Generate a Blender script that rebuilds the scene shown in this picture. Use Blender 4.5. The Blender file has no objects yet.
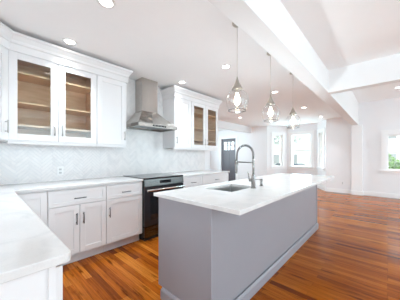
import bpy, bmesh, math, random
from mathutils import Vector, Matrix
random.seed(7)
SC = bpy.context.scene
COL = SC.collection

# ------------------------------------------------------------------ camera
YAW = 0.7466
cam_d = bpy.data.cameras.new('camera')
cam_d.sensor_fit = 'HORIZONTAL'
cam_d.sensor_width = 36.0
cam_d.lens = 202.8 / 400 * 36
cam_d.shift_y = 6.6 / 400
cam_d.clip_start = 0.02
cam_d.clip_end = 400
cam = bpy.data.objects.new('camera', cam_d)
COL.objects.link(cam)
cam.location = (0, 0, 1.239)
cam.rotation_euler = (math.pi / 2, 0, -YAW + 0.0)
SC.camera = cam
# forward is (cos a, sin a) with x to the far right, y to the far left
cam.rotation_euler.z = math.atan2(math.sin(YAW), math.cos(YAW)) - math.pi / 2

# ------------------------------------------------------------------ world, daylight, exposure
SKY = 1.8
FILL_RIGHT, FILL_BACK, DAY_BAY, FILL_LEFT, FILL_HALL = 52, 19, 40, 1.2, 44
LAMP, PENDANT = 3.3, 5
SC.cycles.max_bounces = 20
SC.cycles.diffuse_bounces = 14
SC.cycles.transparent_max_bounces = 16
w = bpy.data.worlds.new('sky')
SC.world = w
w.use_nodes = True
nt = w.node_tree
nt.nodes.clear()
wo = nt.nodes.new('ShaderNodeOutputWorld')
wb = nt.nodes.new('ShaderNodeBackground')
wc = nt.nodes.new('ShaderNodeTexCoord')
ws = nt.nodes.new('ShaderNodeSeparateXYZ')
wr = nt.nodes.new('ShaderNodeValToRGB')
wr.color_ramp.elements[0].position = 0.0
wr.color_ramp.elements[0].color = (1.0, 1.0, 1.0, 1)
wr.color_ramp.elements[1].position = 0.7
wr.color_ramp.elements[1].color = (0.85, 0.93, 1.0, 1)
nt.links.new(wc.outputs['Generated'], ws.inputs[0])
nt.links.new(ws.outputs['Z'], wr.inputs[0])
nt.links.new(wr.outputs[0], wb.inputs['Color'])
wb.inputs['Strength'].default_value = SKY
nt.links.new(wb.outputs[0], wo.inputs['Surface'])

sd = bpy.data.lights.new('sun', 'SUN')
sd.energy = 1.5
sd.angle = 0.05
so = bpy.data.objects.new('sun', sd)
COL.objects.link(so)
so.rotation_euler = (math.radians(48), 0, math.radians(60))


def area(name, loc, rot, sx, sy, power, color=(1, 1, 1)):
    d = bpy.data.lights.new(name, 'AREA')
    d.shape = 'RECTANGLE'
    d.size, d.size_y, d.energy, d.color = sx, sy, power, color
    o = bpy.data.objects.new(name, d)
    COL.objects.link(o)
    o.location, o.rotation_euler = loc, rot
    return o


PI = math.pi
TILT = math.radians(7)      # tips the window lamps upward to brighten the ceilings
DAYC = (0.60, 0.88, 1.0)
# lamps in unseen big windows behind and right of the camera, put in for light
area('daylight_fill', (1.6, -3.46, 1.45), (PI / 2 + TILT, 0, 0), 3.2, 1.9, FILL_RIGHT, DAYC)
area('daylight_fill', (6.2, -3.46, 1.45), (PI / 2 + TILT, 0, 0), 2.6, 1.9, FILL_RIGHT * 0.8, DAYC)
area('daylight_fill', (-2.56, -1.4, 1.45), (PI / 2 + TILT, 0, -PI / 2), 2.8, 1.9, FILL_BACK, DAYC)
area('daylight_fill', (6.3, 6.95, 1.5), (PI / 2, 0, PI), 1.8, 1.5, FILL_HALL, DAYC)  # lamp of the unseen hall window, added to light the hall side
# kitchen fill from an unseen window added over the left worktop
area('daylight_fill', (-.47, 1.7, 1.6), (PI / 2, 0, -PI / 2), 1.2, 1.0, FILL_LEFT, DAYC)
# daylight through the bay
area('daylight_fill', (9.35, 2.66, 1.5), (PI / 2, 0, PI / 2), 0.76, 1.36, DAY_BAY, DAYC)

vs = SC.view_settings
vs.view_transform = 'Standard'
vs.look = 'None'
vs.exposure = 0.70
vs.gamma = 1.0
vs.use_curve_mapping = False


# ------------------------------------------------------------------ materials
def new_mat(name):
    m = bpy.data.materials.new(name)
    m.use_nodes = True
    n = m.node_tree
    return m, n, n.nodes['Principled BSDF'], n.links


def plain(name, col, rough=0.5, metal=0.0, spec=0.5, vary=0.02, scale=8.0, bump=0.0):
    """principled material with a faint procedural mottling of its colour"""
    m, n, b, L = new_mat(name)
    tc = n.nodes.new('ShaderNodeTexCoord')
    no = n.nodes.new('ShaderNodeTexNoise')
    no.inputs['Scale'].default_value = scale
    no.inputs['Detail'].default_value = 3
    L.new(tc.outputs['Object'], no.inputs['Vector'])
    mx = n.nodes.new('ShaderNodeMix')
    mx.data_type = 'RGBA'
    mx.inputs['A'].default_value = (*[c * (1 - vary) for c in col], 1)
    mx.inputs['B'].default_value = (*[min(1, c * (1 + vary)) for c in col], 1)
    L.new(no.outputs['Fac'], mx.inputs['Factor'])
    L.new(mx.outputs['Result'], b.inputs['Base Color'])
    b.inputs['Roughness'].default_value = rough
    b.inputs['Metallic'].default_value = metal
    b.inputs['Specular IOR Level'].default_value = spec
    if bump:
        bp = n.nodes.new('ShaderNodeBump')
        bp.inputs['Strength'].default_value = bump
        bp.inputs['Distance'].default_value = 0.002
        n2 = n.nodes.new('ShaderNodeTexNoise')
        n2.inputs['Scale'].default_value = 180
        L.new(tc.outputs['Object'], n2.inputs['Vector'])
        L.new(n2.outputs['Fac'], bp.inputs['Height'])
        L.new(bp.outputs[0], b.inputs['Normal'])
    return m


def emit(name, col, strength):
    m, n, b, L = new_mat(name)
    b.inputs['Base Color'].default_value = (*col, 1)
    b.inputs['Emission Color'].default_value = (*col, 1)
    b.inputs['Emission Strength'].default_value = strength
    return m


def thin_glass(name, tint=(1, 1, 1), refl=0.04, rough=0.0, haze=0.0):
    """a single sheet of glass: clear, with a Fresnel reflection"""
    m = bpy.data.materials.new(name)
    m.use_nodes = True
    n = m.node_tree
    n.nodes.clear()
    out = n.nodes.new('ShaderNodeOutputMaterial')
    tr = n.nodes.new('ShaderNodeBsdfTransparent')
    tr.inputs['Color'].default_value = (*tint, 1)
    gl = n.nodes.new('ShaderNodeBsdfGlossy')
    gl.inputs['Roughness'].default_value = rough
    lw = n.nodes.new('ShaderNodeLayerWeight')
    lw.inputs['Blend'].default_value = 0.18
    ad = n.nodes.new('ShaderNodeMath')
    ad.operation = 'MULTIPLY_ADD'
    ad.inputs[1].default_value = 0.3
    ad.inputs[2].default_value = refl
    n.links.new(lw.outputs['Facing'], ad.inputs[0])
    mx = n.nodes.new('ShaderNodeMixShader')
    n.links.new(ad.outputs[0], mx.inputs[0])
    n.links.new(tr.outputs[0], mx.inputs[1])
    n.links.new(gl.outputs[0], mx.inputs[2])
    last = mx
    if haze:
        df = n.nodes.new('ShaderNodeBsdfTranslucent')
        df.inputs['Color'].default_value = (0.95, 0.95, 0.95, 1)
        m2 = n.nodes.new('ShaderNodeMixShader')
        m2.inputs[0].default_value = haze
        n.links.new(mx.outputs[0], m2.inputs[1])
        n.links.new(df.outputs[0], m2.inputs[2])
        last = m2
    n.links.new(last.outputs[0], out.inputs['Surface'])
    return m


def wood_floor():
    m, n, b, L = new_mat('oak_strip_floor')
    tc = n.nodes.new('ShaderNodeTexCoord')
    sp = n.nodes.new('ShaderNodeSeparateXYZ')
    cb = n.nodes.new('ShaderNodeCombineXYZ')
    L.new(tc.outputs['Object'], sp.inputs[0])
    L.new(sp.outputs['Y'], cb.inputs['X'])
    L.new(sp.outputs['X'], cb.inputs['Y'])
    br = n.nodes.new('ShaderNodeTexBrick')
    br.offset = 0.37
    br.offset_frequency = 3
    br.inputs['Color1'].default_value = (0, 0, 0, 1)
    br.inputs['Color2'].default_value = (1, 1, 1, 1)
    br.inputs['Mortar'].default_value = (0.5, 0.5, 0.5, 1)
    br.inputs['Scale'].default_value = 1.0
    br.inputs['Mortar Size'].default_value = 0.0009
    br.inputs['Mortar Smooth'].default_value = 0.3
    br.inputs['Bias'].default_value = 0.0
    br.inputs['Brick Width'].default_value = 0.85
    br.inputs['Row Height'].default_value = 0.06
    L.new(cb.outputs[0], br.inputs['Vector'])
    ramp = n.nodes.new('ShaderNodeValToRGB')
    cr = ramp.color_ramp
    cr.elements[0].position = 0.0
    cr.elements[0].color = FLOOR[0]
    cr.elements[1].position = 1.0
    cr.elements[1].color = FLOOR[4]
    for p, c in ((0.1, FLOOR[1]), (0.5, FLOOR[2]), (0.8, FLOOR[3])):
        e = cr.elements.new(p)
        e.color = c
    L.new(br.outputs['Color'], ramp.inputs[0])
    # grain drawn out along the boards
    mp = n.nodes.new('ShaderNodeMapping')
    mp.inputs['Scale'].default_value = (60, 2.2, 1)
    L.new(tc.outputs['Object'], mp.inputs['Vector'])
    g = n.nodes.new('ShaderNodeTexNoise')
    g.inputs['Scale'].default_value = 1.0
    g.inputs['Detail'].default_value = 5
    g.inputs['Roughness'].default_value = 0.65
    L.new(mp.outputs[0], g.inputs['Vector'])
    gr = n.nodes.new('ShaderNodeValToRGB')
    gr.color_ramp.elements[0].position = 0.3
    gr.color_ramp.elements[0].color = (0.42, 0.36, 0.30, 1)
    gr.color_ramp.elements[1].position = 0.62
    gr.color_ramp.elements[1].color = (1.1, 1.1, 1.1, 1)
    L.new(g.outputs['Fac'], gr.inputs[0])
    mul = n.nodes.new('ShaderNodeMix')
    mul.data_type = 'RGBA'
    mul.blend_type = 'MULTIPLY'
    mul.inputs['Factor'].default_value = 0.8
    L.new(ramp.outputs[0], mul.inputs['A'])
    L.new(gr.outputs[0], mul.inputs['B'])
    # large patches of tone, and a few knots
    bl = n.nodes.new('ShaderNodeTexNoise')
    bl.inputs['Scale'].default_value = 0.9
    bl.inputs['Detail'].default_value = 3
    L.new(tc.outputs['Object'], bl.inputs['Vector'])
    m2 = n.nodes.new('ShaderNodeMix')
    m2.data_type = 'RGBA'
    m2.blend_type = 'MULTIPLY'
    r2 = n.nodes.new('ShaderNodeValToRGB')
    r2.color_ramp.elements[0].position = 0.3
    r2.color_ramp.elements[0].color = (0.8, 0.72, 0.66, 1)
    r2.color_ramp.elements[1].position = 0.7
    r2.color_ramp.elements[1].color = (1.08, 1.08, 1.05, 1)
    L.new(bl.outputs['Fac'], r2.inputs[0])
    m2.inputs['Factor'].default_value = 0.7
    L.new(mul.outputs['Result'], m2.inputs['A'])
    L.new(r2.outputs[0], m2.inputs['B'])
    # dark mineral streaks and knots in some boards
    mk = n.nodes.new('ShaderNodeMapping')
    mk.inputs['Scale'].default_value = (16, 2.6, 1)
    L.new(tc.outputs['Object'], mk.inputs['Vector'])
    kn = n.nodes.new('ShaderNodeTexNoise')
    kn.inputs['Scale'].default_value = 1.0
    kn.inputs['Detail'].default_value = 3
    L.new(mk.outputs[0], kn.inputs['Vector'])
    kr = n.nodes.new('ShaderNodeValToRGB')
    kr.color_ramp.elements[0].position = 0.60
    kr.color_ramp.elements[0].color = (1, 1, 1, 1)
    kr.color_ramp.elements[1].position = 0.74
    kr.color_ramp.elements[1].color = (0.30, 0.22, 0.16, 1)
    L.new(kn.outputs['Fac'], kr.inputs[0])
    mm = n.nodes.new('ShaderNodeMix')
    mm.data_type = 'RGBA'
    mm.blend_type = 'MULTIPLY'
    mm.inputs['Factor'].default_value = 1.0
    L.new(m2.outputs['Result'], mm.inputs['A'])
    L.new(kr.outputs[0], mm.inputs['B'])
    m2 = mm
    m3 = n.nodes.new('ShaderNodeMix')
    m3.data_type = 'RGBA'
    m3.inputs['B'].default_value = (0.05, 0.018, 0.006, 1)
    L.new(br.outputs['Fac'], m3.inputs['Factor'])
    L.new(m2.outputs['Result'], m3.inputs['A'])
    L.new(m3.outputs['Result'], b.inputs['Base Color'])
    rr = n.nodes.new('ShaderNodeMapRange')
    rr.inputs['To Min'].default_value = 0.12
    rr.inputs['To Max'].default_value = 0.22
    L.new(g.outputs['Fac'], rr.inputs['Value'])
    L.new(rr.outputs[0], b.inputs['Roughness'])
    bp = n.nodes.new('ShaderNodeBump')
    bp.inputs['Strength'].default_value = 0.15
    bp.inputs['Distance'].default_value = 0.002
    bp.invert = True
    L.new(br.outputs['Fac'], bp.inputs['Height'])
    L.new(bp.outputs[0], b.inputs['Normal'])
    b.inputs['Specular IOR Level'].default_value = 0.1
    return m


FLOOR = [(0.14, 0.032, 0.007, 1), (0.25, 0.060, 0.007, 1), (0.385, 0.102, 0.010, 1),
         (0.46, 0.136, 0.014, 1), (0.57, 0.200, 0.027, 1)]


def quartz():
    m, n, b, L = new_mat('white_quartz')
    tc = n.nodes.new('ShaderNodeTexCoord')
    no = n.nodes.new('ShaderNodeTexNoise')
    no.inputs['Scale'].default_value = 5
    no.inputs['Detail'].default_value = 6
    no.inputs['Distortion'].default_value = 1.2
    L.new(tc.outputs['Object'], no.inputs['Vector'])
    r = n.nodes.new('ShaderNodeValToRGB')
    r.color_ramp.elements[0].position = 0.34
    r.color_ramp.elements[0].color = (0.65, 0.645, 0.645, 1)
    r.color_ramp.elements[1].position = 0.5
    r.color_ramp.elements[1].color = (0.72, 0.71, 0.705, 1)
    L.new(no.outputs['Fac'], r.inputs[0])
    sp = n.nodes.new('ShaderNodeTexNoise')
    sp.inputs['Scale'].default_value = 160
    L.new(tc.outputs['Object'], sp.inputs['Vector'])
    r2 = n.nodes.new('ShaderNodeValToRGB')
    r2.color_ramp.elements[0].position = 0.35
    r2.color_ramp.elements[0].color = (0.97, 0.97, 0.97, 1)
    r2.color_ramp.elements[1].position = 0.5
    r2.color_ramp.elements[1].color = (1, 1, 1, 1)
    L.new(sp.outputs['Fac'], r2.inputs[0])
    mx = n.nodes.new('ShaderNodeMix')
    mx.data_type = 'RGBA'
    mx.blend_type = 'MULTIPLY'
    mx.inputs['Factor'].default_value = 1
    L.new(r.outputs[0], mx.inputs['A'])
    L.new(r2.outputs[0], mx.inputs['B'])
    L.new(mx.outputs['Result'], b.inputs['Base Color'])
    b.inputs['Roughness'].default_value = 0.14
    return m


def tile_mat():
    m, n, b, L = new_mat('herringbone_marble_tile')
    ge = n.nodes.new('ShaderNodeNewGeometry')
    r = n.nodes.new('ShaderNodeValToRGB')
    r.color_ramp.elements[0].position = 0.0
    r.color_ramp.elements[0].color = (0.77, 0.755, 0.755, 1)
    r.color_ramp.elements[1].position = 0.55
    r.color_ramp.elements[1].color = (0.83, 0.81, 0.805, 1)
    L.new(ge.outputs['Random Per Island'], r.inputs[0])
    tc = n.nodes.new('ShaderNodeTexCoord')
    no = n.nodes.new('ShaderNodeTexNoise')
    no.inputs['Scale'].default_value = 9
    no.inputs['Detail'].default_value = 5
    no.inputs['Distortion'].default_value = 1.5
    L.new(tc.outputs['Object'], no.inputs['Vector'])
    r2 = n.nodes.new('ShaderNodeValToRGB')
    r2.color_ramp.elements[0].position = 0.36
    r2.color_ramp.elements[0].color = (0.95, 0.95, 0.955, 1)
    r2.color_ramp.elements[1].position = 0.5
    r2.color_ramp.elements[1].color = (1, 1, 1, 1)
    L.new(no.outputs['Fac'], r2.inputs[0])
    mx = n.nodes.new('ShaderNodeMix')
    mx.data_type = 'RGBA'
    mx.blend_type = 'MULTIPLY'
    mx.inputs['Factor'].default_value = 1
    L.new(r.outputs[0], mx.inputs['A'])
    L.new(r2.outputs[0], mx.inputs['B'])
    L.new(mx.outputs['Result'], b.inputs['Base Color'])
    b.inputs['Roughness'].default_value = 0.25
    return m


def brushed(name, col, rough, wavy=0.0):
    m, n, b, L = new_mat(name)
    tc = n.nodes.new('ShaderNodeTexCoord')
    mp = n.nodes.new('ShaderNodeMapping')
    mp.inputs['Scale'].default_value = (3, 3, 220)
    L.new(tc.outputs['Object'], mp.inputs['Vector'])
    no = n.nodes.new('ShaderNodeTexNoise')
    no.inputs['Scale'].default_value = 1
    no.inputs['Detail'].default_value = 2
    L.new(mp.outputs[0], no.inputs['Vector'])
    rr = n.nodes.new('ShaderNodeMapRange')
    rr.inputs['To Min'].default_value = rough * 0.8
    rr.inputs['To Max'].default_value = rough * 1.25
    L.new(no.outputs['Fac'], rr.inputs['Value'])
    L.new(rr.outputs[0], b.inputs['Roughness'])
    b.inputs['Base Color'].default_value = (*col, 1)
    b.inputs['Metallic'].default_value = 1.0
    if wavy:
        m2 = n.nodes.new('ShaderNodeMapping')
        m2.inputs['Scale'].default_value = (9, 9, 0.8)
        L.new(tc.outputs['Object'], m2.inputs['Vector'])
        n2 = n.nodes.new('ShaderNodeTexNoise')
        n2.inputs['Scale'].default_value = 1
        n2.inputs['Detail'].default_value = 0
        L.new(m2.outputs[0], n2.inputs['Vector'])
        bp = n.nodes.new('ShaderNodeBump')
        bp.inputs['Strength'].default_value = 0.7
        bp.inputs['Distance'].default_value = wavy
        L.new(n2.outputs['Fac'], bp.inputs['Height'])
        L.new(bp.outputs[0], b.inputs['Normal'])
    return m


def cab_wood():
    m, n, b, L = new_mat('maple_interior')
    tc = n.nodes.new('ShaderNodeTexCoord')
    mp = n.nodes.new('ShaderNodeMapping')
    mp.inputs['Scale'].default_value = (4, 4, 22)
    L.new(tc.outputs['Object'], mp.inputs['Vector'])
    no = n.nodes.new('ShaderNodeTexNoise')
    no.inputs['Scale'].default_value = 1.2
    no.inputs['Detail'].default_value = 4
    L.new(mp.outputs[0], no.inputs['Vector'])
    r = n.nodes.new('ShaderNodeValToRGB')
    r.color_ramp.elements[0].position = 0.3
    r.color_ramp.elements[0].color = (0.62, 0.42, 0.25, 1)
    r.color_ramp.elements[1].position = 0.7
    r.color_ramp.elements[1].color = (0.76, 0.56, 0.37, 1)
    L.new(no.outputs['Fac'], r.inputs[0])
    L.new(r.outputs[0], b.inputs['Base Color'])
    b.inputs['Roughness'].default_value = 0.45
    return m


def leaf_mat(name, c1, c2):
    m, n, b, L = new_mat(name)
    ge = n.nodes.new('ShaderNodeNewGeometry')
    r = n.nodes.new('ShaderNodeValToRGB')
    r.color_ramp.elements[0].color = (*c1, 1)
    r.color_ramp.elements[1].color = (*c2, 1)
    L.new(ge.outputs['Random Per Island'], r.inputs[0])
    L.new(r.outputs[0], b.inputs['Base Color'])
    b.inputs['Roughness'].default_value = 0.6
    return m


M_WALL = plain('white_wall_paint', (0.85, 0.85, 0.865), 0.6, spec=0.3, vary=0.01, bump=0.05)
M_CEIL = plain('white_ceiling_paint', (0.92, 0.92, 0.925), 0.8, spec=0.2, vary=0.01)
M_BEAM = plain('white_beam_paint', (0.82, 0.82, 0.825), 0.7, spec=0.2, vary=0.01)
M_TRIM = plain('white_trim_gloss', (0.90, 0.90, 0.905), 0.35, vary=0.01)
M_CAB = plain('white_cabinet_lacquer', (0.80, 0.795, 0.805), 0.35, vary=0.01)
M_ISL = plain('lavender_grey_cabinet_paint', (0.31, 0.305, 0.335), 0.4, vary=0.02)
M_WOOD = cab_wood()
M_QUARTZ = quartz()
M_TILE = tile_mat()
M_GROUT = plain('pale_grout', (0.70, 0.70, 0.72), 0.8)
M_FLOOR = wood_floor()
M_STEEL = brushed('brushed_steel', (0.54, 0.51, 0.48), 0.18, 0.015)
M_STEEL2 = brushed('sink_steel', (0.66, 0.655, 0.65), 0.32)
M_DSTEEL = brushed('dark_steel', (0.10, 0.099, 0.097), 0.25)
M_NICKEL = brushed('satin_nickel', (0.30, 0.295, 0.29), 0.25)
M_PULL2 = brushed('light_nickel', (0.5, 0.5, 0.5), 0.3)
M_PULL = brushed('dark_nickel', (0.20, 0.20, 0.21), 0.35)
M_PEND = brushed('champagne_nickel', (0.50, 0.47, 0.42), 0.3)
M_BLACK = plain('black_enamel', (0.02, 0.02, 0.024), 0.25, vary=0.05)
M_BGLASS = plain('black_ceramic_glass', (0.012, 0.013, 0.016), 0.06, vary=0.02)
M_DARK = plain('dark_recess', (0.03, 0.03, 0.03), 0.7)
M_GLASS = thin_glass('cabinet_glass', (0.96, 0.97, 0.97), 0.03)
M_PANE = thin_glass('window_glass', (1, 1, 1), 0.03)
M_SHADE = thin_glass('clear_seeded_glass', (0.985, 0.985, 0.985), 0.02, 0.02, 0.0)
M_RIM = thin_glass('thick_glass_rim', (0.72, 0.72, 0.72), 0.08)
M_BULB = emit('warm_bulb', (1.0, 0.86, 0.66), 9)
M_LENS = emit('downlight_lens', (1.0, 0.96, 0.9), 6)
M_PLAS = plain('white_plastic', (0.84, 0.84, 0.84), 0.3)
M_SOCK = plain('grey_plastic', (0.62, 0.62, 0.63), 0.4)  # greyer than the plate so the socket faces stand out
M_DOOR = plain('charcoal_door_paint', (0.115, 0.105, 0.12), 0.4, vary=0.04)
M_RANGE_D = plain('grey_print', (0.35, 0.37, 0.4), 0.4)


# ------------------------------------------------------------------ mesh helpers
class MB:
    def __init__(self):
        self.v, self.f, self.s = [], [], []

    def add(self, vs, fs, smooth=False):
        k = len(self.v)
        self.v += [tuple(p) for p in vs]
        for f in fs:
            self.f.append([i + k for i in f])
            self.s.append(smooth)
        return self

    def box(self, x0, x1, y0, y1, z0, z1):
        p = [(x0, y0, z0), (x1, y0, z0), (x1, y1, z0), (x0, y1, z0),
             (x0, y0, z1), (x1, y0, z1), (x1, y1, z1), (x0, y1, z1)]
        return self.add(p, [(0, 3, 2, 1), (4, 5, 6, 7), (0, 1, 5, 4), (1, 2, 6, 5), (2, 3, 7, 6), (3, 0, 4, 7)])

    def prism(self, poly, z0, z1):
        """poly: counter-clockwise (x, y) outline"""
        n = len(poly)
        p = [(x, y, z0) for x, y in poly] + [(x, y, z1) for x, y in poly]
        fs = [tuple(range(n - 1, -1, -1)), tuple(range(n, 2 * n))]
        fs += [(i, (i + 1) % n, n + (i + 1) % n, n + i) for i in range(n)]
        return self.add(p, fs)

    def loft(self, rings, cap=True, smooth=False, close=True):
        n = len(rings[0])
        p = [q for r in rings for q in r]
        fs = []
        for k in range(len(rings) - 1):
            for i in range(n if close else n - 1):
                j = (i + 1) % n
                fs.append((k * n + i, k * n + j, (k + 1) * n + j, (k + 1) * n + i))
        self.add(p, fs, smooth)
        if cap:
            b = len(self.v) - len(p)
            self.f.append([b + i for i in range(n - 1, -1, -1)])
            self.f.append([b + (len(rings) - 1) * n + i for i in range(n)])
            self.s += [False, False]
        return self

    def lathe(self, prof, c=(0, 0, 0), seg=32, cap=False, smooth=True):
        rings = [[(c[0] + r * math.cos(2 * PI * i / seg), c[1] + r * math.sin(2 * PI * i / seg), c[2] + z)
                  for i in range(seg)] for r, z in prof]
        return self.loft(rings, cap, smooth)

    def tube(self, path, r, seg=12, cap=True):
        pts = [Vector(p) for p in path]
        rs = r if isinstance(r, (list, tuple)) else [r] * len(pts)
        rings = []
        up = None
        for i, p in enumerate(pts):
            t = (pts[min(i + 1, len(pts) - 1)] - pts[max(i - 1, 0)]).normalized()
            if up is None:
                up = Vector((0, 0, 1)) if abs(t.z) < 0.9 else Vector((1, 0, 0))
            n = (up - t * up.dot(t)).normalized()
            up = n
            b = t.cross(n)
            rings.append([tuple(p + (n * math.cos(2 * PI * k / seg) + b * math.sin(2 * PI * k / seg)) * rs[i])
                          for k in range(seg)])
        return self.loft(rings, cap, True)

    def quad(self, a, b, c, d):
        return self.add([a, b, c, d], [(0, 1, 2, 3)])

    def build(self, name, mat, parent=None, bevel=0.0, label=None):
        me = bpy.data.meshes.new(name)
        me.from_pydata(self.v, [], self.f)
        for p, s in zip(me.polygons, self.s):
            p.use_smooth = s
        bm = bmesh.new()
        bm.from_mesh(me)
        bmesh.ops.recalc_face_normals(bm, faces=bm.faces)
        bm.to_mesh(me)
        bm.free()
        me.materials.append(mat)
        o = bpy.data.objects.new(name, me)
        COL.objects.link(o)
        if parent:
            o.parent = parent
        if bevel:
            bv = o.modifiers.new('bevel', 'BEVEL')
            bv.width = bevel
            bv.segments = 2
            bv.limit_method = 'ANGLE'
        if label:
            o['label'] = label
        return o


def thing(name, label, cat, loc=(0, 0, 0), rz=0.0, group=None):
    o = bpy.data.objects.new(name, None)
    o.empty_display_size = 0.1
    COL.objects.link(o)
    o.location = loc
    o.rotation_euler = (0, 0, rz)
    return tag(o, label, cat, group)


def tag(o, label, cat, group=None):
    o['label'], o['category'] = label, cat
    if group:
        o['group'] = group
    return o


def struct(o, label=None):
    o['kind'] = 'structure'
    return o


def dup(root, loc, rz=None, label=None):
    r = root.copy()
    COL.objects.link(r)
    r.location = loc
    if rz is not None:
        r.rotation_euler = (0, 0, rz)
    if label:
        r['label'] = label
    for ch in list(root.children):
        c = ch.copy()
        COL.objects.link(c)
        c.parent = r
        for g in list(ch.children):
            d = g.copy()
            COL.objects.link(d)
            d.parent = c
    return r


# ------------------------------------------------------------------ the room
CEIL, GCEIL, HCEIL = 2.57, 2.607, 2.98      # kitchen, near room, front right room
TW, LW, LF = 3.24, -0.43, 8.36              # kitchen back wall, kitchen left wall, street front
BEAM_Z, BT0, BT1 = 2.26, 0.692, 0.863       # long beam
XB0, XB1 = 3.76, 3.90                       # cross beam
RW, BW = -3.5, -2.6                         # walls behind the camera

struct(MB().box(BW, 9.3, RW, 7.0, -0.1, 0).build('floor', M_FLOOR))
struct(MB().box(LW - .12, 9.3, BT1, 7.14, CEIL, CEIL + .1).build('ceiling', M_CEIL))
struct(MB().box(BW, XB1, RW, BT0, GCEIL, GCEIL + .1).build('ceiling', M_CEIL))
struct(MB().box(XB0, LF + .1, RW, BT0, HCEIL, HCEIL + .1).build('ceiling', M_CEIL))
struct(MB().box(BW, LF, BT0, BT1, BEAM_Z, HCEIL + .1).build('trim_1', M_BEAM))      # long beam
struct(MB().box(XB0, XB1, RW, BT0, BEAM_Z, HCEIL).build('trim_2', M_BEAM))          # cross beam
# kitchen back wall with its tile
struct(MB().box(LW - .12, 3.86, TW, TW + .12, 0, CEIL).build('wall_back', M_WALL))
struct(MB().box(3.74, 3.86, TW + .12, 7.0, 0, CEIL).build('wall_passage', M_WALL))
struct(MB().box(BW, LW - .12, BT1, BT1 + .12, 0, GCEIL).build('wall_nook', M_WALL))
# header of the wide opening to the hall
struct(MB().box(3.86, LF, 4.54, 4.68, 2.31, CEIL).build('trim_3', M_WALL))


def herringbone(x0, x1, z0, z1, y, tw=0.034, tl=0.17, gap=0.0022):
    """tiles of a 45 degree herringbone clipped to a rectangle, one mesh"""
    mb = MB()
    n = round(tl / tw)
    c = math.sqrt(0.5)
    cx, cz = x0, z0

    def clip(poly):
        for ax, lim, sg in ((0, x0, 1), (0, x1, -1), (1, z0, 1), (1, z1, -1)):
            out = []
            for i in range(len(poly)):
                a, b = poly[i], poly[(i + 1) % len(poly)]
                ia, ib = (a[ax] - lim) * sg >= 0, (b[ax] - lim) * sg >= 0
                if ia:
                    out.append(a)
                if ia != ib:
                    t = (lim - a[ax]) / (b[ax] - a[ax])
                    out.append((a[0] + t * (b[0] - a[0]), a[1] + t * (b[1] - a[1])))
            poly = out
            if len(poly) < 3:
                return None
        return poly
    R = int((x1 - x0 + z1 - z0) / tw) + 2 * n
    for i in range(-R, R):
        for j in range(-R, R):
            k = (i - j) % (2 * n)
            if k == 0:
                r = (i, j, n, 1)
            elif k == 2 * n - 1 + 0 and False:
                r = None
            else:
                r = None
            rects = []
            if r:
                rects.append((i, j, n, 1))            # lying tile
                rects.append((i + n, j - n + 1, 1, n))  # standing tile
            for a, b, wi, hi in rects:
                p = [(a * tw + gap, b * tw + gap), ((a + wi) * tw - gap, b * tw + gap),
                     ((a + wi) * tw - gap, (b + hi) * tw - gap), (a * tw + gap, (b + hi) * tw - gap)]
                q = [(cx + (u - v) * c, cz + (u + v) * c) for u, v in p]
                q = clip(q)
                if q:
                    m = len(q)
                    mb.add([(u, y, v) for u, v in q] + [(u, y + .006, v) for u, v in q],
                           [tuple(range(m))] + [(e, (e + 1) % m, m + (e + 1) % m, m + e) for e in range(m)])
    return mb


ty = TW - 0.012
bs = MB().box(LW, 3.66, TW - .008, TW, .915, 1.46)
bs.box(1.47, 2.46, TW - .008, TW, 1.46, CEIL)
o = struct(bs.build('wall_backsplash', M_GROUT))
t = herringbone(LW, 3.66, .915, 1.40, ty)
t.v, t.f, t.s = t.v, t.f, t.s
o2 = t.build('tile', M_TILE, o)
o3 = herringbone(1.5, 2.42, 1.40, CEIL, ty).build('tile', M_TILE, o)


# front (street) wall, with openings -------------------------------------------------
def wall_with_openings(name, a, b, z1, th, holes, mat=M_WALL):
    """wall from a to b (x, y), thickness th to the left of a->b; holes = (s0, s1, z0, z1) along it"""
    a, b = Vector(a), Vector(b)
    d = (b - a).normalized()
    nrm = Vector((-d.y, d.x))
    ln = (b - a).length
    ss = sorted({0, ln, *[h[0] for h in holes], *[h[1] for h in holes]})
    mb = MB()

    def blk(s0, s1, za, zb):
        q = [a + d * s0, a + d * s1, a + d * s1 + nrm * th, a + d * s0 + nrm * th]
        mb.prism([(p.x, p.y) for p in q], za, zb)
    for s0, s1 in zip(ss, ss[1:]):
        mid = (s0 + s1) / 2
        h = [x for x in holes if x[0] < mid < x[1]]
        if h:
            if h[0][2] > 0:
                blk(s0, s1, 0, h[0][2])
            blk(s0, s1, h[0][3], z1)
        else:
            blk(s0, s1, 0, z1)
    return struct(mb.build(name, mat))


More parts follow.
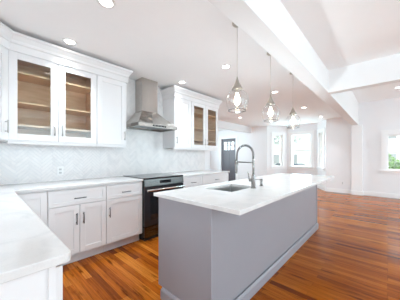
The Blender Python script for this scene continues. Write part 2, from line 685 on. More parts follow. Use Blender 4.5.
def window(name, a, b, z0, z1, sash=True, casing=0.10, sill=True, depth=0.12):
    """double-hung window in the opening a-b (x, y) seen from the side the left normal points away from"""
    a, b = Vector(a), Vector(b)
    d = (b - a).normalized()
    ln = (b - a).length
    ang = math.atan2(d.y, d.x)
    root = bpy.data.objects.new(name, None)
    COL.objects.link(root)
    root.location = (a.x, a.y, 0)
    root.rotation_euler = (0, 0, ang)
    root['kind'] = 'structure'
    c = casing
    m = MB()
    m.box(-c, 0, -.022, 0, z0, z1 + c).box(ln, ln + c, -.022, 0, z0, z1 + c).box(-.0, ln, -.022, 0, z1, z1 + c)
    m.box(-c - .015, ln + c + .015, -.035, 0, z1 + c, z1 + c + .02)
    m.build('casing', M_TRIM, root)
    if sill:
        MB().box(-c - .03, ln + c + .03, -.06, .0, z0 - .035, z0).box(-c, ln + c, -.02, 0, z0 - .11, z0 - .035).build('sill', M_TRIM, root)
    f = MB()
    t = .035
    f.box(0, t, .03, depth, z0, z1).box(ln - t, ln, .03, depth, z0, z1)
    f.box(t, ln - t, .03, depth, z0, z0 + t).box(t, ln - t, .03, depth, z1 - t, z1)
    if sash:
        zm = (z0 + z1) / 2
        f.box(t, ln - t, .05, .10, zm - .02, zm + .02)
    fr = f.build('window_frame', M_TRIM, root)
    MB().box(t, ln - t, .070, .074, z0 + t, z1 - t).build('pane', M_PANE, root)
    return root


# street wall right of the bay: seen wall runs from T=1.614 down to RW; outside is +x
def yseg(y, base):
    return base - y


# walls listed so that outside (+x) is on the left normal side: direction -y has left normal +x
W3 = (0.014, -0.90)
wall_with_openings('wall_front', (LF, 1.614), (LF, RW), HCEIL, .16, [(1.614 - W3[0], 1.614 - W3[1], .833, 1.894)])
window('window_4', (LF, W3[0]), (LF, W3[1]), .833, 1.894, casing=.13)
# bay
BR0, BR1, BL1, BL0 = (LF, 1.614), (9.1, 2.049), (9.1, 3.233), (LF, 3.809)


def lerp(a, b, s):
    a, b = Vector(a), Vector(b)
    q = a + (b - a).normalized() * s
    return (q.x, q.y)


lnR = (Vector(BR1) - Vector(BR0)).length
lnL = (Vector(BL0) - Vector(BL1)).length
# directions chosen so the left normal points outside: from left (high y) to right (low y)
wall_with_openings('wall_bay', BL0, BL1, CEIL, .14, [(.30, .72, .817, 2.171)])
window('window_1', lerp(BL0, BL1, .30), lerp(BL0, BL1, .72), .817, 2.171)
wall_with_openings('wall_bay', BL1, BR1, CEIL, .14, [(.19, .95, .817, 2.171)])
window('window_2', (9.1, 3.233 - .19), (9.1, 3.233 - .95), .817, 2.171)
wall_with_openings('wall_bay', BR1, BR0, CEIL, .14, [(.17, .62, .817, 2.171)])
window('window_3', lerp(BR1, BR0, .17), lerp(BR1, BR0, .62), .817, 2.171)
# hall side of the street wall with the front door opening
DY0, DY1, DZ = 6.25, 5.38, 2.13
wall_with_openings('wall_front', (LF, 7.12), (LF, 3.809), CEIL, .16, [(7.12 - DY0, 7.12 - DY1, 0, DZ)])
# walls behind the camera; their unseen tall windows are put in to provide light
wall_with_openings('wall_right', (LF, RW), (BW, RW), HCEIL, .16,
                   [(LF - 7.5, LF - 4.9, .5, 2.4), (LF - 3.2, LF - 0.0, .5, 2.4)])
wall_with_openings('wall_rear', (BW, RW), (BW, BT1), GCEIL, .16, [(.7, 3.5, .5, 2.4)])
wall_with_openings('wall_hall', (3.74, 7.0), (LF, 7.0), CEIL, .14, [(1.66, 3.46, .7, 2.3)])
wall_with_openings('wall_left', (LW, BT1), (LW, TW), CEIL, .12, [(1.04 - BT1, 2.36 - BT1, 1.05, 2.15)])
window('unseen_window_9', (LW, 1.04), (LW, 2.36), 1.05, 2.15, casing=.08)  # unseen window, added to bring daylight fill into the kitchen
window('unseen_window_8', (5.4, 7.0), (7.2, 7.0), .7, 2.3)  # added out of view as an opening for the hall fill lamp
window('unseen_window_5', (3.2, RW), (0.0, RW), .5, 2.4)
window('unseen_window_6', (7.5, RW), (4.9, RW), .5, 2.4)
window('unseen_window_7', (BW, RW + .7), (BW, RW + 3.5), .5, 2.4)

# post where the long beam meets the street wall, and baseboards
struct(MB().box(LF - .14, LF, .59, .865, 0, BEAM_Z).box(LF - .16, LF, .57, .885, 0, .13).build('trim_4', M_TRIM, bevel=.006))
bb = MB().box(LF - .018, LF, .885, 1.614, 0, .13)
struct(bb.build('baseboard_front', M_TRIM))
struct(MB().box(LF - .018, LF, RW, .57, 0, .13).build('baseboard_front', M_TRIM))
for nm, a, b in (('baseboard_bay', BL0, BL1), ('baseboard_bay', BL1, BR1), ('baseboard_bay', BR1, BR0)):
    a, b = Vector(a), Vector(b)
    d = (b - a).normalized()
    nr = Vector((-d.y, d.x)) * -.018
    struct(MB().prism([tuple(p) for p in (a, a + nr, b + nr, b)], 0, .13).build(nm, M_TRIM))
struct(MB().box(LF - .018, LF, 3.809, 5.28, 0, .13).build('baseboard_hall', M_TRIM))

# front door
dr = bpy.data.objects.new('door_1', None)
COL.objects.link(dr)
dr.location = (LF, DY0, 0)
dr.rotation_euler = (0, 0, -PI / 2)
dr['kind'] = 'structure'
dr['label'] = 'charcoal front door with six small panes at the end of the hall'
dw = DY0 - DY1
m = MB()
m.box(-.1, 0, -.025, 0, 0, DZ + .1).box(dw, dw + .1, -.025, 0, 0, DZ + .1).box(0, dw, -.025, 0, DZ, DZ + .1)
m.build('casing', M_TRIM, dr)
m = MB()
st = .115
y0, y1 = .03, .075
m.box(0, st, y0, y1, .01, DZ).box(dw - st, dw, y0, y1, .01, DZ)
m.box(st, dw - st, y0, y1, .01, .22).box(st, dw - st, y0, y1, 1.42, 1.56).box(st, dw - st, y0, y1, 1.98, DZ)
m.box(st, dw - st, y0 + .015, y1 - .01, .22, 1.42)
iw = (dw - 2 * st - .08) / 2
m.box(st + iw, st + iw + .08, y0, y1, .22, 1.42)
gw = (dw - 2 * st) / 3
for k in (1, 2):
    m.box(st + gw * k - .012, st + gw * k + .012, y0, y1, 1.56, 1.98)
m.box(st, dw - st, y0, y1, 1.76, 1.784)
m.box(st - .02, dw - st + .02, y0 - .025, y0, 1.54, 1.565)
ds = m.build('door_slab', M_DOOR, dr)
for k in range(3):
    for z in (1.57, 1.79):
        MB().box(st + gw * k + .012, st + gw * (k + 1) - .012, .05, .054, z - .008, z + .19).build('pane', M_PANE, ds)
MB().tube([(dw - .06, .03, 1.0), (dw - .06, -.03, 1.0)], .012).lathe([(0.0, -.03), (.024, -.02), (.028, 0), (.024, .02), (0, .03)], (dw - .06, -.04, 1.0), 16).build('door_handle', M_NICKEL, ds)


# ------------------------------------------------------------------ cabinets
def shaker(mb, x0, x1, z0, z1, y=0.0, th=.02, st=.058, rec=.009, hole=False):
    """shaker front: four rails and a recessed panel"""
    mb.box(x0, x0 + st, y, y + th, z0, z1).box(x1 - st, x1, y, y + th, z0, z1)
    mb.box(x0 + st, x1 - st, y, y + th, z0, z0 + st).box(x0 + st, x1 - st, y, y + th, z1 - st, z1)
    if not hole:
        mb.box(x0 + st, x1 - st, y + rec, y + th, z0 + st, z1 - st)
    return mb


def pull(x, z, ln, vertical, y=-.02):
    """bar pull with two posts standing off the front at y"""
    mb = MB()
    r = .0062
    if vertical:
        mb.tube([(x, y - .03, z - ln / 2), (x, y - .03, z + ln / 2)], r, 8)
        for s in (-1, 1):
            mb.tube([(x, y, z + s * ln * .36), (x, y - .03, z + s * ln * .36)], r * .8, 8)
    else:
        mb.tube([(x - ln / 2, y - .03, z), (x + ln / 2, y - .03, z)], r, 8)
        for s in (-1, 1):
            mb.tube([(x + s * ln * .36, y, z), (x + s * ln * .36, y - .03, z)], r * .8, 8)
    return mb


def base_cabinet(label, w, loc, rz=0.0, doors=1, drawer=True, hinge='r', depth=.585, handles=True, drawers=0, group='white base cabinets'):
    """local frame: x along the front, y into the wall, z up; box front at y = 0"""
    r = thing('base_cabinet', label, 'cabinet', loc, rz, group)
    b = MB().box(0, w, 0, depth, .115, .884)
    b.build('cabinet_body', M_CAB, r)
    MB().box(0, w, .07, .088, 0, .115).build('toe_kick', M_CAB, r)
    g = .003
    zt = .868
    dz = .692
    if drawers:
        zs = [.128 + (dz - .008 - .128) * k / drawers for k in range(drawers + 1)]
        for k in range(drawers):
            d = shaker(MB(), g, w - g, zs[k] + .003, zs[k + 1] - .003, -.02).build('drawer', M_CAB, r, bevel=.0015)
            pull(w / 2, (zs[k] + zs[k + 1]) / 2, .115, False).build('handle', M_PULL, d)
    if drawer:
        d = shaker(MB(), g, w - g, dz, zt, -.02, st=.042).build('drawer', M_CAB, r, bevel=.0015)
        pull(w / 2, (dz + zt) / 2 - .015, .125 if w > .4 else .1, False).build('handle', M_PULL, d)
        top = dz - .007
    else:
        top = zt
    if not drawers:
        dwid = w / doors
        for k in range(doors):
            x0, x1 = k * dwid + g, (k + 1) * dwid - g
            d = shaker(MB(), x0, x1, .128, top, -.02).build('door', M_CAB, r, bevel=.0015)
            if handles:
                right = (k == 0) if doors == 2 else (hinge == 'l')
                hx = x1 - .033 if right else x0 + .033
                pull(hx, .53, .13, True).build('handle', M_PULL, d)
    return r


WB, WT = 1.405, 2.36        # wall cabinets bottom / top


def wall_cabinet(label, w, loc, doors=1, glass=False, hinge='l', depth=.35, group='white wall cabinets'):
    r = thing('wall_cabinet', label, 'cabinet', loc, 0, group)
    h = WT - WB
    p = .018
    if glass:
        MB().box(0, p, 0, depth, 0, h).box(w - p, w, 0, depth, 0, h).box(p, w - p, 0, depth, 0, p).box(p, w - p, 0, depth, h - p, h) \
            .box(p, w - p, depth - .008, depth, p, h - p).build('cabinet_body', M_CAB, r)
        q = .006
        MB().box(p, p + q, .02, depth - .008, p, h - p).box(w - p - q, w - p, .02, depth - .008, p, h - p) \
            .box(p + q, w - p - q, .02, depth - .008, p, p + q).box(p + q, w - p - q, .02, depth - .008, h - p - q, h - p) \
            .box(p + q, w - p - q, depth - .014, depth - .008, p + q, h - p - q).build('lining', M_WOOD, r, label='maple wood inside of the cabinet')
        for z in (.165, .415, .738):
            MB().box(p + q, w - p - q, .03, depth - .014, z, z + .018).build('shelf', M_WOOD, r)
        MB().box(w / 2 - .02, w / 2 + .02, 0, .02, p, h - p).build('center_stile', M_CAB, r)
    else:
        MB().box(0, w, 0, depth, 0, h).build('cabinet_body', M_CAB, r)
    MB().box(0, w, 0, .02, -.03, 0).build('light_rail', M_CAB, r)
    g = .003
    dwid = w / doors
    for k in range(doors):
        x0, x1 = k * dwid + g, (k + 1) * dwid - g
        st = .07
        d = shaker(MB(), x0, x1, .008, h - .02, -.02, st=st, hole=glass).build('door', M_CAB, r, bevel=.0015)
        if glass:
            MB().box(x0 + st, x1 - st, -.012, -.008, .008 + st, h - .02 - st).build('pane', M_GLASS, d)
        right = (k == 0) if doors == 2 else (hinge == 'l')
        hx = x1 - .035 if right else x0 + .035
        pull(hx, .14, .13, True).build('handle', M_PULL2, d)
    return r


BF = 2.64       # base cabinet box front (T)
UF = 2.89       # wall cabinet box front
base_cabinet('narrow white base cabinet with one plain door, in the corner under the L-shaped worktop', .262, (.215, BF, 0), doors=1, drawer=False, handles=False)
base_cabinet('wide white base cabinet with one drawer over two doors', .602, (.479, BF, 0), doors=2)
base_cabinet('white base cabinet with one drawer over one door, left side of the range', .515, (1.083, BF, 0), doors=1, hinge='r')
base_cabinet('white drawer cabinet against the right side of the range', .53, (2.375, BF, 0), drawers=2)
base_cabinet('wide white base cabinet at the far end of the back run', .87, (2.907, BF, 0), doors=2)
# along the left wall, fronts towards the island
a = base_cabinet('white base cabinet with a bare panelled end, closest to the camera', .825, (.170, .81, 0), PI / 2, doors=2, depth=.59)
MB().box(-.004, 0.0, .002, .59, 0, .884).box(-.009, -.004, .002, .022, 0, .884).box(-.009, -.004, .03, .59, 0, .884).build('end_panel', M_CAB, a)
base_cabinet('white base cabinet under the left worktop, between its panelled end and the corner', .98, (.170, 1.637, 0), PI / 2, doors=2, depth=.59)

wall_cabinet('white wall cabinet with two glass doors, left of the range hood', .87, (.19, UF, WB), doors=2, glass=True)
wall_cabinet('white wall cabinet with one solid door, left of the range hood', .42, (1.062, UF, WB), doors=1)
wall_cabinet('white wall cabinet with one solid door, right of the range hood', .43, (2.42, UF, WB), doors=1, hinge='r')
wall_cabinet('white wall cabinet with two glass doors, right of the range hood', .868, (2.852, UF, WB), doors=2, glass=True)
# diagonal corner wall cabinet
r = thing('wall_cabinet', 'white diagonal corner wall cabinet at the left edge', 'cabinet', (LW, TW, WB), 0, 'white wall cabinets')
A, B = Vector((.188 - LW, UF - TW)), Vector((-.082 - LW, UF - .27 - TW))
MB().prism([(0.001, -.001), (0.001, B.y), (B.x, B.y), (A.x, A.y), (A.x, -.001)], 0, WT - WB).build('cabinet_body', M_CAB, r)
d = shaker(MB(), 0.014, (A - B).length - .014, .008, WT - WB - .02, -.02, st=.07).build('door', M_CAB, r, bevel=.0015)
d.location = (B.x, B.y, 0)
d.rotation_euler = (0, 0, PI / 4)
pull((A - B).length - .05, .14, .13, True).build('handle', M_PULL2, d)


def sweep(path, prof):
    """profile (out, z) carried along a plan polyline with mitred corners; outwards = right of travel"""
    P = [Vector(p) for p in path]
    rings = []
    for i, p in enumerate(P):
        ns = []
        for a, b in ((i - 1, i), (i, i + 1)):
            if 0 <= a and b < len(P):
                d = (P[b] - P[a]).normalized()
                ns.append(Vector((d.y, -d.x)))
        if len(ns) == 2:
            m = (ns[0] + ns[1]).normalized()
            m = m / max(.3, m.dot(ns[0]))
        else:
            m = ns[0]
        rings.append([(p.x + m.x * o, p.y + m.y * o, z) for o, z in prof])
    return MB().loft(rings)


CR = [(0, WT - .02), (.012, WT - .02), (.012, 2.415), (.022, 2.425), (.03, 2.45), (.052, 2.485), (.066, 2.50), (.066, 2.522), (0, 2.522)]
tag(sweep([(LW, UF - .27 - .02), (-.074, UF - .27 - .02), (.198, UF - .022), (1.485, UF - .022), (1.485, TW)], CR).build('crown_molding', M_CAB),
    'white stepped crown molding on the wall cabinets left of the range hood', 'crown molding', 'crown moldings')
tag(sweep([(2.418, TW), (2.418, UF - .022), (3.722, UF - .022), (3.722, TW)], CR).build('crown_molding', M_CAB),
    'white stepped crown molding on the wall cabinets right of the range hood', 'crown molding', 'crown moldings')

# worktops
rc = .02
arc = [(.211 - rc + rc * math.sin(k * PI / 8), .785 + rc - rc * math.cos(k * PI / 8)) for k in range(5)]
ct = MB().prism([(LW, TW - .013), (LW, .785)] + arc + [(.211, 2.60), (1.602, 2.60), (1.602, TW - .013)], .885, .915)
tag(ct.build('countertop', M_QUARTZ, bevel=.003), 'white quartz L-shaped worktop along the left wall and the range', 'countertop', 'white quartz worktops')
ct = MB().box(2.37, 3.80, 2.60, TW - .013, .885, .915)
tag(ct.build('countertop', M_QUARTZ, bevel=.003), 'white quartz worktop right of the range', 'countertop', 'white quartz worktops')

# ------------------------------------------------------------------ range and hood
RX, RWD = 1.985, .758
r = thing('range', 'black and steel slide-in range between the white base cabinets', 'stove', (RX, 2.60, 0))
hw = RWD / 2
MB().box(-hw, hw, .03, .62, .03, .90).build('body', M_BLACK, r)
MB().box(-hw - .003, hw + .003, -.02, .62, .90, .924).build('cooktop', M_BGLASS, r, bevel=.004)
for cx, cy, rad in ((-.19, .14, .1), (.19, .14, .085), (-.19, .43, .085), (.19, .43, .1)):
    MB().lathe([(rad, .9242), (rad, .9247), (rad - .004, .9247), (rad - .004, .9242)], (cx, cy, 0), 40).build('burner_ring', M_RANGE_D, r)
cp = MB()
cp.loft([[(-hw, -.015, .90), (-hw, .03, .90), (-hw, .03, .80), (-hw, -.03, .80)], [(hw, -.015, .90), (hw, .03, .90), (hw, .03, .80), (hw, -.03, .80)]])
c = cp.build('control_panel', M_DSTEEL, r)
MB().box(-.10, .10, -.0335, -.02, .83, .875).build('display', M_BGLASS, c)
d = MB().box(-hw, hw, -.025, .03, .215, .795).build('oven_door', M_BLACK, r)
MB().box(-hw + .10, hw - .10, -.028, -.024, .30, .66).build('window', M_BGLASS, d)
MB().tube([(-hw + .02, -.075, .745), (hw - .02, -.075, .745)], .016, 12).tube([(-hw + .06, -.02, .745), (-hw + .06, -.075, .745)], .012, 10) \
    .tube([(hw - .06, -.02, .745), (hw - .06, -.075, .745)], .012, 10).build('handle', M_STEEL, d)
MB().box(-hw, hw, -.025, .03, .06, .205).build('storage_drawer', M_DSTEEL, r)
MB().box(-hw + .02, hw - .02, .01, .6, 0, .06).build('base', M_BLACK, r)

r = thing('range_hood', 'stainless steel chimney range hood on the tiled wall', 'range hood', (RX, TW - .013, 1.71))
d0 = -.49
m = MB()


def rect(x, y0, y1, z):
    return [(-x, y0, z), (x, y0, z), (x, y1, z), (-x, y1, z)]


m.loft([rect(.382, d0, 0, 0), rect(.382, d0, 0, .052)], cap=False)
m.loft([rect(.382, d0, 0, .052), rect(.262, -.34, 0, .175), rect(.155, -.215, 0, .30)], cap=False)
m.loft([rect(.382, d0, 0, 0), rect(.36, d0 + .02, -.02, 0), rect(.36, d0 + .02, -.02, .03)], cap=False)
m.quad((-.36, d0 + .02, .03), (.36, d0 + .02, .03), (.36, -.02, .03), (-.36, -.02, .03))
m.build('canopy', M_STEEL, r)
m = MB().loft([rect(.155, -.215, 0, .30), rect(.155, -.215, 0, CEIL - 1.71 - .003)])
m.build('chimney', M_STEEL, r)
MB().box(-.13, .13, d0 - .003, d0, .012, .04).build('control_strip', M_BGLASS, r)
for x in (-.09, -.03, .03, .09):
    MB().box(x - .01, x + .01, d0 - .005, d0 - .003, .02, .032).build('button', M_STEEL, r)
for x in (-.175, .175):
    MB().box(x - .165, x + .165, d0 + .05, -.08, .022, .029).build('grease_filter', M_PULL, r)

# ------------------------------------------------------------------ island
IL0, IL1, IT0, IT1 = 1.054, 3.97, .65, 1.545
r = thing('kitchen_island', 'lavender grey island cabinet under the long white worktop', 'island', (0, 0, 0))
bx0, bx1, by0, by1 = IL0 + .04, 3.93, .902, 1.50
MB().box(bx0, bx1, by0, by0 + .02, .1, .884).box(bx0, bx1, by1 - .04, by1 - .02, .1, .884).box(bx0, bx0 + .02, by0 + .02, by1 - .04, .1, .884) \
    .box(bx1 - .02, bx1, by0 + .02, by1 - .04, .1, .884).box(bx0 + .02, bx1 - .02, by0 + .02, by1 - .04, .1, .12).build('body', M_ISL, r)
MB().box(bx0 + .02, bx1, by0 + .01, by1 - .085, 0, .1).build('toe_kick', M_ISL, r)
# end panel with a notch for the toe space, and corner stiles
MB().box(bx0 - .016, bx0, by0 + .0065, by1 + .002, .1, .884).box(bx0 - .016, bx0, by0 + .0065, by1 - .06, 0, .1).build('end_panel', M_ISL, r, bevel=.002)
MB().box(bx0 - .018, bx0 + .03, by0 - .012, by0 + .006, 0, .884).build('corner_post', M_ISL, r, bevel=.003)
MB().box(bx1 - .03, bx1 + .012, by0 - .012, by0 + .006, 0, .884).build('corner_post', M_ISL, r, bevel=.003)
MB().box(bx0 + .031, bx1 - .03, by0 - .004, by0, .1, .885).build('back_panel', M_ISL, r)
mb = MB()
pr = [(0, 0), (.016, 0), (.016, .075), (.011, .09), (.006, .1), (0, .1)]
sweep([(bx0 + .02, by1 - .065), (bx0 - .016, by1 - .065), (bx0 - .016, by0 - .01), (bx1 + .01, by0 - .01), (bx1 + .01, by1 - .08)][::-1], [(-o, z) for o, z in pr]).build('base_molding', M_ISL, r, bevel=.001)
xs = [bx0, bx0 + .62, bx0 + 1.40, bx0 + 2.10, bx1]
for k in range(4):
    w0, w1 = xs[k] + .003, xs[k + 1] - .003
    d = shaker(MB(), w0, w1, .125, .695, by1 - .02).build('door', M_ISL, r, bevel=.0015)
    d2 = shaker(MB(), w0, w1, .703, .868, by1 - .02, st=.042).build('drawer', M_ISL, r, bevel=.0015)
    MB().tube([(w0 + .2, by1 + .03, .78), (w1 - .2, by1 + .03, .78)], .006, 8).tube([(w0 + .22, by1, .78), (w0 + .22, by1 + .03, .78)], .005, 8) \
        .tube([(w1 - .22, by1, .78), (w1 - .22, by1 + .03, .78)], .005, 8).build('handle', M_PULL, d2)
    MB().tube([(w1 - .04, by1 + .03, .5), (w1 - .04, by1 + .03, .63)], .006, 8).tube([(w1 - .04, by1, .52), (w1 - .04, by1 + .03, .52)], .005, 8) \
        .tube([(w1 - .04, by1, .61), (w1 - .04, by1 + .03, .61)], .005, 8).build('handle', M_PULL, d)

SX0, SX1, SY0, SY1 = 1.56, 2.04, 1.05, 1.385
m = MB()
xs, ys = [IL0, SX0, SX1, IL1], [IT0, SY0, SY1, IT1]
vid = {}
for z in (0, 1):
    for i in range(4):
        for j in range(4):
            vid[i, j, z] = len(m.v)
            m.v.append((xs[i], ys[j], (.885, .915)[z]))
for i in range(3):
    for j in range(3):
        if (i, j) == (1, 1):
            continue
        for z in (0, 1):
            m.f.append([vid[i, j, z], vid[i + 1, j, z], vid[i + 1, j + 1, z], vid[i, j + 1, z]])
            m.s.append(False)
for i in range(3):
    for (a, b) in (((i, 0), (i + 1, 0)), ((i, 3), (i + 1, 3)), ((0, i), (0, i + 1)), ((3, i), (3, i + 1))):
        m.f.append([vid[a[0], a[1], 0], vid[b[0], b[1], 0], vid[b[0], b[1], 1], vid[a[0], a[1], 1]])
        m.s.append(False)
for (a, b) in (((1, 1), (2, 1)), ((2, 1), (2, 2)), ((2, 2), (1, 2)), ((1, 2), (1, 1))):
    m.f.append([vid[a[0], a[1], 0], vid[b[0], b[1], 0], vid[b[0], b[1], 1], vid[a[0], a[1], 1]])
    m.s.append(False)
tag(m.build('countertop', M_QUARTZ, bevel=.003), 'long white quartz worktop of the kitchen island', 'countertop', 'white quartz worktops')

r = thing('sink', 'stainless steel undermount sink sunk into the island worktop', 'sink', (SX0, SY0, .70))
sw, sh = SX1 - SX0, SY1 - SY0
e = .004
m = MB().box(-e, sw + e, -e, sh + e, 0, .004).box(-e, 0, -e, sh + e, .004, .184).box(sw, sw + e, -e, sh + e, .004, .184) \
    .box(0, sw, -e, 0, .004, .184).box(0, sw, sh, sh + e, .004, .184)
m.build('basin', M_STEEL2, r)
MB().lathe([(.045, .004), (.045, .008), (.03, .008), (.028, .005), (0.001, .005)], (sw / 2, sh / 2, 0), 24).build('drain', M_STEEL, r)

# spring faucet
FX, FY = 1.90, 1.012
r = thing('faucet', 'tall brushed spring faucet with pull-down spray beside the sink', 'faucet', (FX, FY, .915))
MB().lathe([(0.001, 0), (.029, 0), (.029, .008), (.021, .012), (.021, .115), (.017, .125), (.017, .14), (.001, .14)], seg=24).build('base', M_NICKEL, r)
MB().tube([(0, 0, .13), (0, 0, .31)], .011, 12).build('riser', M_NICKEL, r)
R = .098
path = [(0, 0, .30)] + [(0, R - R * math.cos(k * PI / 18), .345 + R * math.sin(k * PI / 18)) for k in range(19)] + [(0, 2 * R + .004, .28)]
MB().tube(path, .0085, 10).build('hose', M_PULL, r)
# coil around the hose
pts = [Vector(p) for p in path]
dense = []
for a, b in zip(pts, pts[1:]):
    n = max(1, int((b - a).length / .004))
    dense += [a.lerp(b, k / n) for k in range(n)]
coil = []
for i in range(0, len(dense) - 1):
    t = (dense[i + 1] - dense[i]).normalized()
    n1 = Vector((1, 0, 0))
    n2 = t.cross(n1)
    for s in range(4):
        q = dense[i].lerp(dense[i + 1], s / 4)
        ph = (i + s / 4) * 2 * PI / 2.6
        coil.append(tuple(q + (n1 * math.cos(ph) + n2 * math.sin(ph)) * .0105))
MB().tube(coil, .0026, 6).build('spring', M_NICKEL, r)
MB().tube([(0, 2 * R + .004, .29), (0, 2 * R + .006, .24), (0, 2 * R + .01, .165), (0, 2 * R + .011, .14)], [.012, .015, .016, .013], 14).build('spray_head', M_NICKEL, r)
MB().tube([(0, 0, .262), (0, .05, .262), (0, 2 * R - .01, .266)], .006, 8).lathe([(.02, -.01), (.02, .01), (.0165, .01), (.0165, -.01), (.02, -.01)], (0, 2 * R + .006, .245), 18).build('docking_arm', M_NICKEL, r)
MB().tube([(0, .0, .075), (0, .045, .08)], .014, 12).tube([(0, .04, .08), (0, .05, .10), (0, .06, .165)], [.008, .007, .005], 10).build('lever', M_NICKEL, r)

r = thing('soap_dispenser', 'small brushed soap dispenser right of the faucet', 'soap dispenser', (2.10, 1.02, .915))
MB().lathe([(.001, 0), (.022, 0), (.022, .006), (.012, .01), (.012, .05), (.015, .055), (.015, .078), (.001, .08)], seg=20).build('base', M_NICKEL, r)
MB().tube([(0, 0, .068), (0, .05, .07), (0, .085, .064)], [.007, .006, .005], 8).build('spout', M_NICKEL, r)

# ------------------------------------------------------------------ lamps
PX = [1.735, 2.52, 3.355]
PT = 1.10
proto = None
plabels = ['clear glass pendant lamp, largest and closest of the row over the island',
           'clear glass pendant lamp hanging in the middle of the row over the island',
           'clear glass pendant lamp hanging over the far end of the island']
for k, x in enumerate(PX):
    if k == 0:
        p = thing('pendant_lamp', plabels[0], 'pendant lamp', (x, PT, CEIL), 0, 'glass pendants over the island')
        MB().lathe([(.001, 0), (.05, 0), (.05, -.012), (.042, -.02), (.001, -.022)], seg=28).build('canopy', M_PEND, p)
        MB().tube([(0, 0, -.02), (0, 0, -.54)], .002, 8).build('cord', M_PEND, p)
        MB().lathe([(.004, -.535), (.010, -.56), (.022, -.595), (.038, -.63), (.054, -.657), (.056, -.665), (.02, -.668), (.001, -.668)], seg=28).build('cap', M_PEND, p)
        MB().lathe([(.001, -.665), (.016, -.666), (.016, -.70), (.001, -.70)], seg=16).build('socket', M_PEND, p)
        g = [(.040, -.664), (.060, -.675), (.085, -.695), (.104, -.725), (.114, -.76), (.112, -.79), (.104, -.82), (.094, -.85), (.088, -.868), (.087, -.874)]
        gi = [(rr - .003, z) for rr, z in g][::-1]
        sg = MB().lathe(g + gi, seg=26)
        s = sg.build('shade', M_SHADE, p)
        MB().lathe([(.0885, -.868), (.0895, -.872), (.0885, -.878), (.084, -.878), (.083, -.872), (.084, -.868), (.0885, -.868)], seg=32).build('rim', M_RIM, s)
        MB().lathe([(.001, -.815), (.018, -.812), (.029, -.79), (.031, -.77), (.026, -.745), (.014, -.715), (.012, -.70), (.001, -.70)], seg=20).build('bulb', M_BULB, p)
        ld = bpy.data.lights.new('pendant_glow', 'POINT')
        ld.energy = PENDANT
        ld.color = (.76, .93, 1)
        ld.shadow_soft_size = .03
        lo = bpy.data.objects.new('pendant_glow', ld)
        COL.objects.link(lo)
        lo.parent = p
        lo.location = (0, 0, -.85)
        proto = p
    else:
        dup(proto, (x, PT, CEIL), label=plabels[k])

DL = [(.735, 1.78, CEIL, 'recessed downlight at the top edge of the photo'),
      (.70, 2.70, CEIL, 'recessed downlight over the left glass-door wall cabinet'),
      (2.446, 2.70, CEIL, 'recessed downlight between the range hood and the right wall cabinets'),
      (2.46, 1.755, CEIL, 'recessed downlight straight above the closest glass pendant'),
      (4.116, 1.705, CEIL, 'recessed downlight between the closest and the middle pendant'),
      (5.95, 1.665, CEIL, 'recessed downlight right of the far pendant, at its height'),
      (7.668, 1.625, CEIL, 'recessed downlight in front of the right bay window'),
      (5.99, 3.69, CEIL, 'recessed downlight beyond the closest pendant, towards the front door'),
      (7.14, -.19, HCEIL, 'recessed downlight by the right edge, in the room behind the cross beam')]
proto = None
for x, y, z, lab in DL:
    if proto is None:
        p = thing('downlight', lab, 'recessed light', (x, y, z), 0, 'recessed ceiling downlights')
        MB().lathe([(.052, -.002), (.052, -.006), (.072, -.006), (.076, -.001), (.076, 0)], seg=32).build('trim_ring', M_PLAS, p)
        MB().lathe([(.001, -.004), (.054, -.004), (.054, -.001), (.001, -.001)], seg=32).build('lens', M_LENS, p)
        ld = bpy.data.lights.new('downlight_glow', 'AREA')
        ld.shape = 'DISK'
        ld.size = .1
        ld.energy = LAMP
        ld.color = (.84, .95, 1)
        ld.spread = math.radians(85)
        lo = bpy.data.objects.new('downlight_glow', ld)
        COL.objects.link(lo)
        lo.parent = p
        lo.location = (0, 0, -.012)
        proto = p
    else:
        dup(proto, (x, y, z), label=lab)


# outlets
def outlet(label, loc, rz):
    r = thing('wall_outlet', label, 'outlet', loc, rz, 'wall outlets')
    MB().box(-.036, .036, -.006, 0, -.057, .057).build('cover_plate', M_PLAS, r, bevel=.002)
    for z in (-.022, .022):
        MB().box(-.016, .016, -.008, -.006, z - .014, z + .014).build('socket', M_SOCK, r)
        MB().box(-.008, -.005, -.0085, -.008, z - .006, z + .006).box(.005, .008, -.0085, -.008, z - .006, z + .006).build('slot', M_DARK, r)


outlet('white outlet on the herringbone backsplash left of the range', (.724, TW - .0125, 1.045), 0)
outlet('white outlet low on the street wall between the bay and the post', (LF, 1.128, .34), -PI / 2)

# ------------------------------------------------------------------ outside
M_GRASS = plain('lawn', (0.20, 0.33, 0.10), .9, vary=.2, scale=3)
M_ROAD = plain('asphalt', (0.30, 0.30, 0.31), .9, vary=.1)
M_SIDING = plain('white_siding', (0.75, 0.77, 0.8), .7)
M_ROOF = plain('grey_shingle', (0.25, 0.26, 0.28), .9)
M_LEAF = leaf_mat('hedge_leaf', (.10, .24, .04), (.34, .55, .16))
M_LEAF2 = leaf_mat('tree_leaf', (.58, .66, .60), (.82, .86, .83))
M_BARK = plain('bark', (.16, .13, .11), .9)
M_CAR = plain('dark_blue_car_paint', (.05, .07, .10), .2)
M_TYRE = plain('tyre', (.02, .02, .02), .8)
struct(MB().box(9.4, 14.2, -30, 40, -.75, -.7).build('ground', M_GRASS))
struct(MB().box(14.2, 21, -30, 40, -.75, -.72).build('road', M_ROAD))
struct(MB().box(21, 90, -60, 70, -.75, -.69).build('ground', M_GRASS))


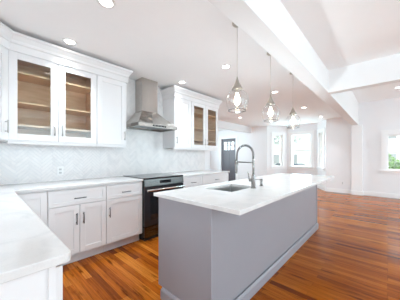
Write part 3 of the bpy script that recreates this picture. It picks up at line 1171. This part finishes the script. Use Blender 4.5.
def leaves(c, rad, n, size):
    mb = MB()
    for _ in range(n):
        while True:
            v = Vector((random.uniform(-1, 1), random.uniform(-1, 1), random.uniform(-1, 1)))
            if .3 < v.length < 1:
                break
        v = v * (v.length ** -.4)
        p = Vector(c) + Vector((v.x * rad[0], v.y * rad[1], v.z * rad[2]))
        q = Matrix.Rotation(random.uniform(0, 6.3), 3, Vector((random.gauss(0, 1), random.gauss(0, 1), random.gauss(0, 1))).normalized())
        s = size * random.uniform(.7, 1.3)
        mb.add([p + q @ Vector(t) for t in ((-s, 0, 0), (0, -s * .5, 0.02), (s, 0, 0), (0, s * .5, 0.02))], [(0, 1, 2, 3)])
    return mb


def bush(label, loc, rad, n, size):
    r = thing('bush', label, 'bush', loc, 0, 'bushes outside the right window')
    leaves((0, 0, rad[2]), rad, n, size).build('foliage', M_LEAF, r)
    for k in range(4):
        a = k * PI / 2
        MB().tube([(0.03 * math.cos(a), .03 * math.sin(a), 0), (rad[0] * .4 * math.cos(a), rad[1] * .4 * math.sin(a), rad[2])], [.02, .008], 6).build('stem', M_BARK, r)


bush('green bush outside the right window, left in its pane', (10.6, .05, -.7), (.5, .55, 1.03), 1500, .07)
bush('green bush outside the right window, at the right edge of the photo', (10.7, -1.25, -.7), (.5, .55, 1.0), 1500, .07)


def tree(label, loc, h, rad, n, size):
    r = thing('tree', label, 'tree', loc, 0, 'street trees outside the bay')
    MB().tube([(0, 0, 0), (.05, 0, h * .5), (0, .05, h)], [.16, .12, .05], 10).build('trunk', M_BARK, r)
    leaves((0, 0, h), rad, n, size).build('crown', M_LEAF2, r)


tree('pale leafy street tree behind the middle bay window', (19, 6.9, -.7), 5.0, (2.0, 1.9, 2.2), 900, .16)
tree('pale leafy street tree behind the left bay window', (20, 10.8, -.7), 5.2, (1.9, 1.5, 2.2), 700, .16)


def house(label, x, y0, y1, h, rh):
    r = thing('house', label, 'house', (x, (y0 + y1) / 2, -.7), 0, 'houses across the street')
    hy = (y1 - y0) / 2
    MB().box(0, 8, -hy, hy, 0, h).build('wall', M_SIDING, r)
    MB().loft([[(-.4, -hy - .3, h), (8.4, -hy - .3, h), (4, -hy - .3, h + rh)], [(-.4, hy + .3, h), (8.4, hy + .3, h), (4, hy + .3, h + rh)]]).build('roof', M_ROOF, r)
    for yy in (-hy * .6, 0, hy * .6):
        for z in (.9, 3.6):
            if z + 1.4 < h:
                f = MB().box(-.05, 0, yy - .5, yy + .5, z, z + 1.4).build('window', M_TRIM, r)
                MB().box(-.06, -.05, yy - .42, yy + .42, z + .08, z + 1.32).build('pane', M_RANGE_D, f)


house('white house across the street behind the middle bay window', 27, 5, 12.5, 6.0, 2.6)
house('white house across the street behind the right window', 27, -9, 2.0, 6.2, 2.6)
house('white house across the street behind the left bay window', 27, 14, 23, 6.0, 2.6)


def car(label, loc, rz):
    r = thing('car', label, 'car', loc, rz, 'cars parked on the street')
    prof = [(-2.15, .35), (-2.2, .7), (-1.9, .88), (-1.0, .95), (-.35, 1.42), (1.1, 1.45), (1.75, .98), (2.15, .9), (2.2, .4)]
    MB().loft([[(x, -.85 + (.12 if z > 1.2 else 0), z) for x, z in prof], [(x, .85 - (.12 if z > 1.2 else 0), z) for x, z in prof]]).build('body', M_CAR, r, bevel=.05)
    for s in (-1, 1):
        MB().loft([[(x, s * .80, z) for x, z in ((-.75, 1.0), (-.3, 1.36), (1.05, 1.38), (1.5, 1.0))], [(x, s * .86, z) for x, z in ((-.85, .99), (-.3, 1.34), (1.05, 1.36), (1.55, .99))]]).build('side_window', M_BGLASS, r)
    for x in (-1.35, 1.35):
        for s in (-1, 1):
            wl = MB().lathe([(.001, -.1), (.2, -.1), (.31, -.09), (.33, -.05), (.33, .05), (.31, .09), (.2, .1), (.001, .1)], seg=20).build('wheel', M_TYRE, r)
            wl.location = (x, s * .8, .33)
            wl.rotation_euler = (PI / 2, 0, 0)


car('dark car parked on the street behind the middle bay window', (16.2, 5.15, -.72), PI / 2)
car('dark car parked on the street behind the left bay window', (16.4, 9.7, -.72), PI / 2)
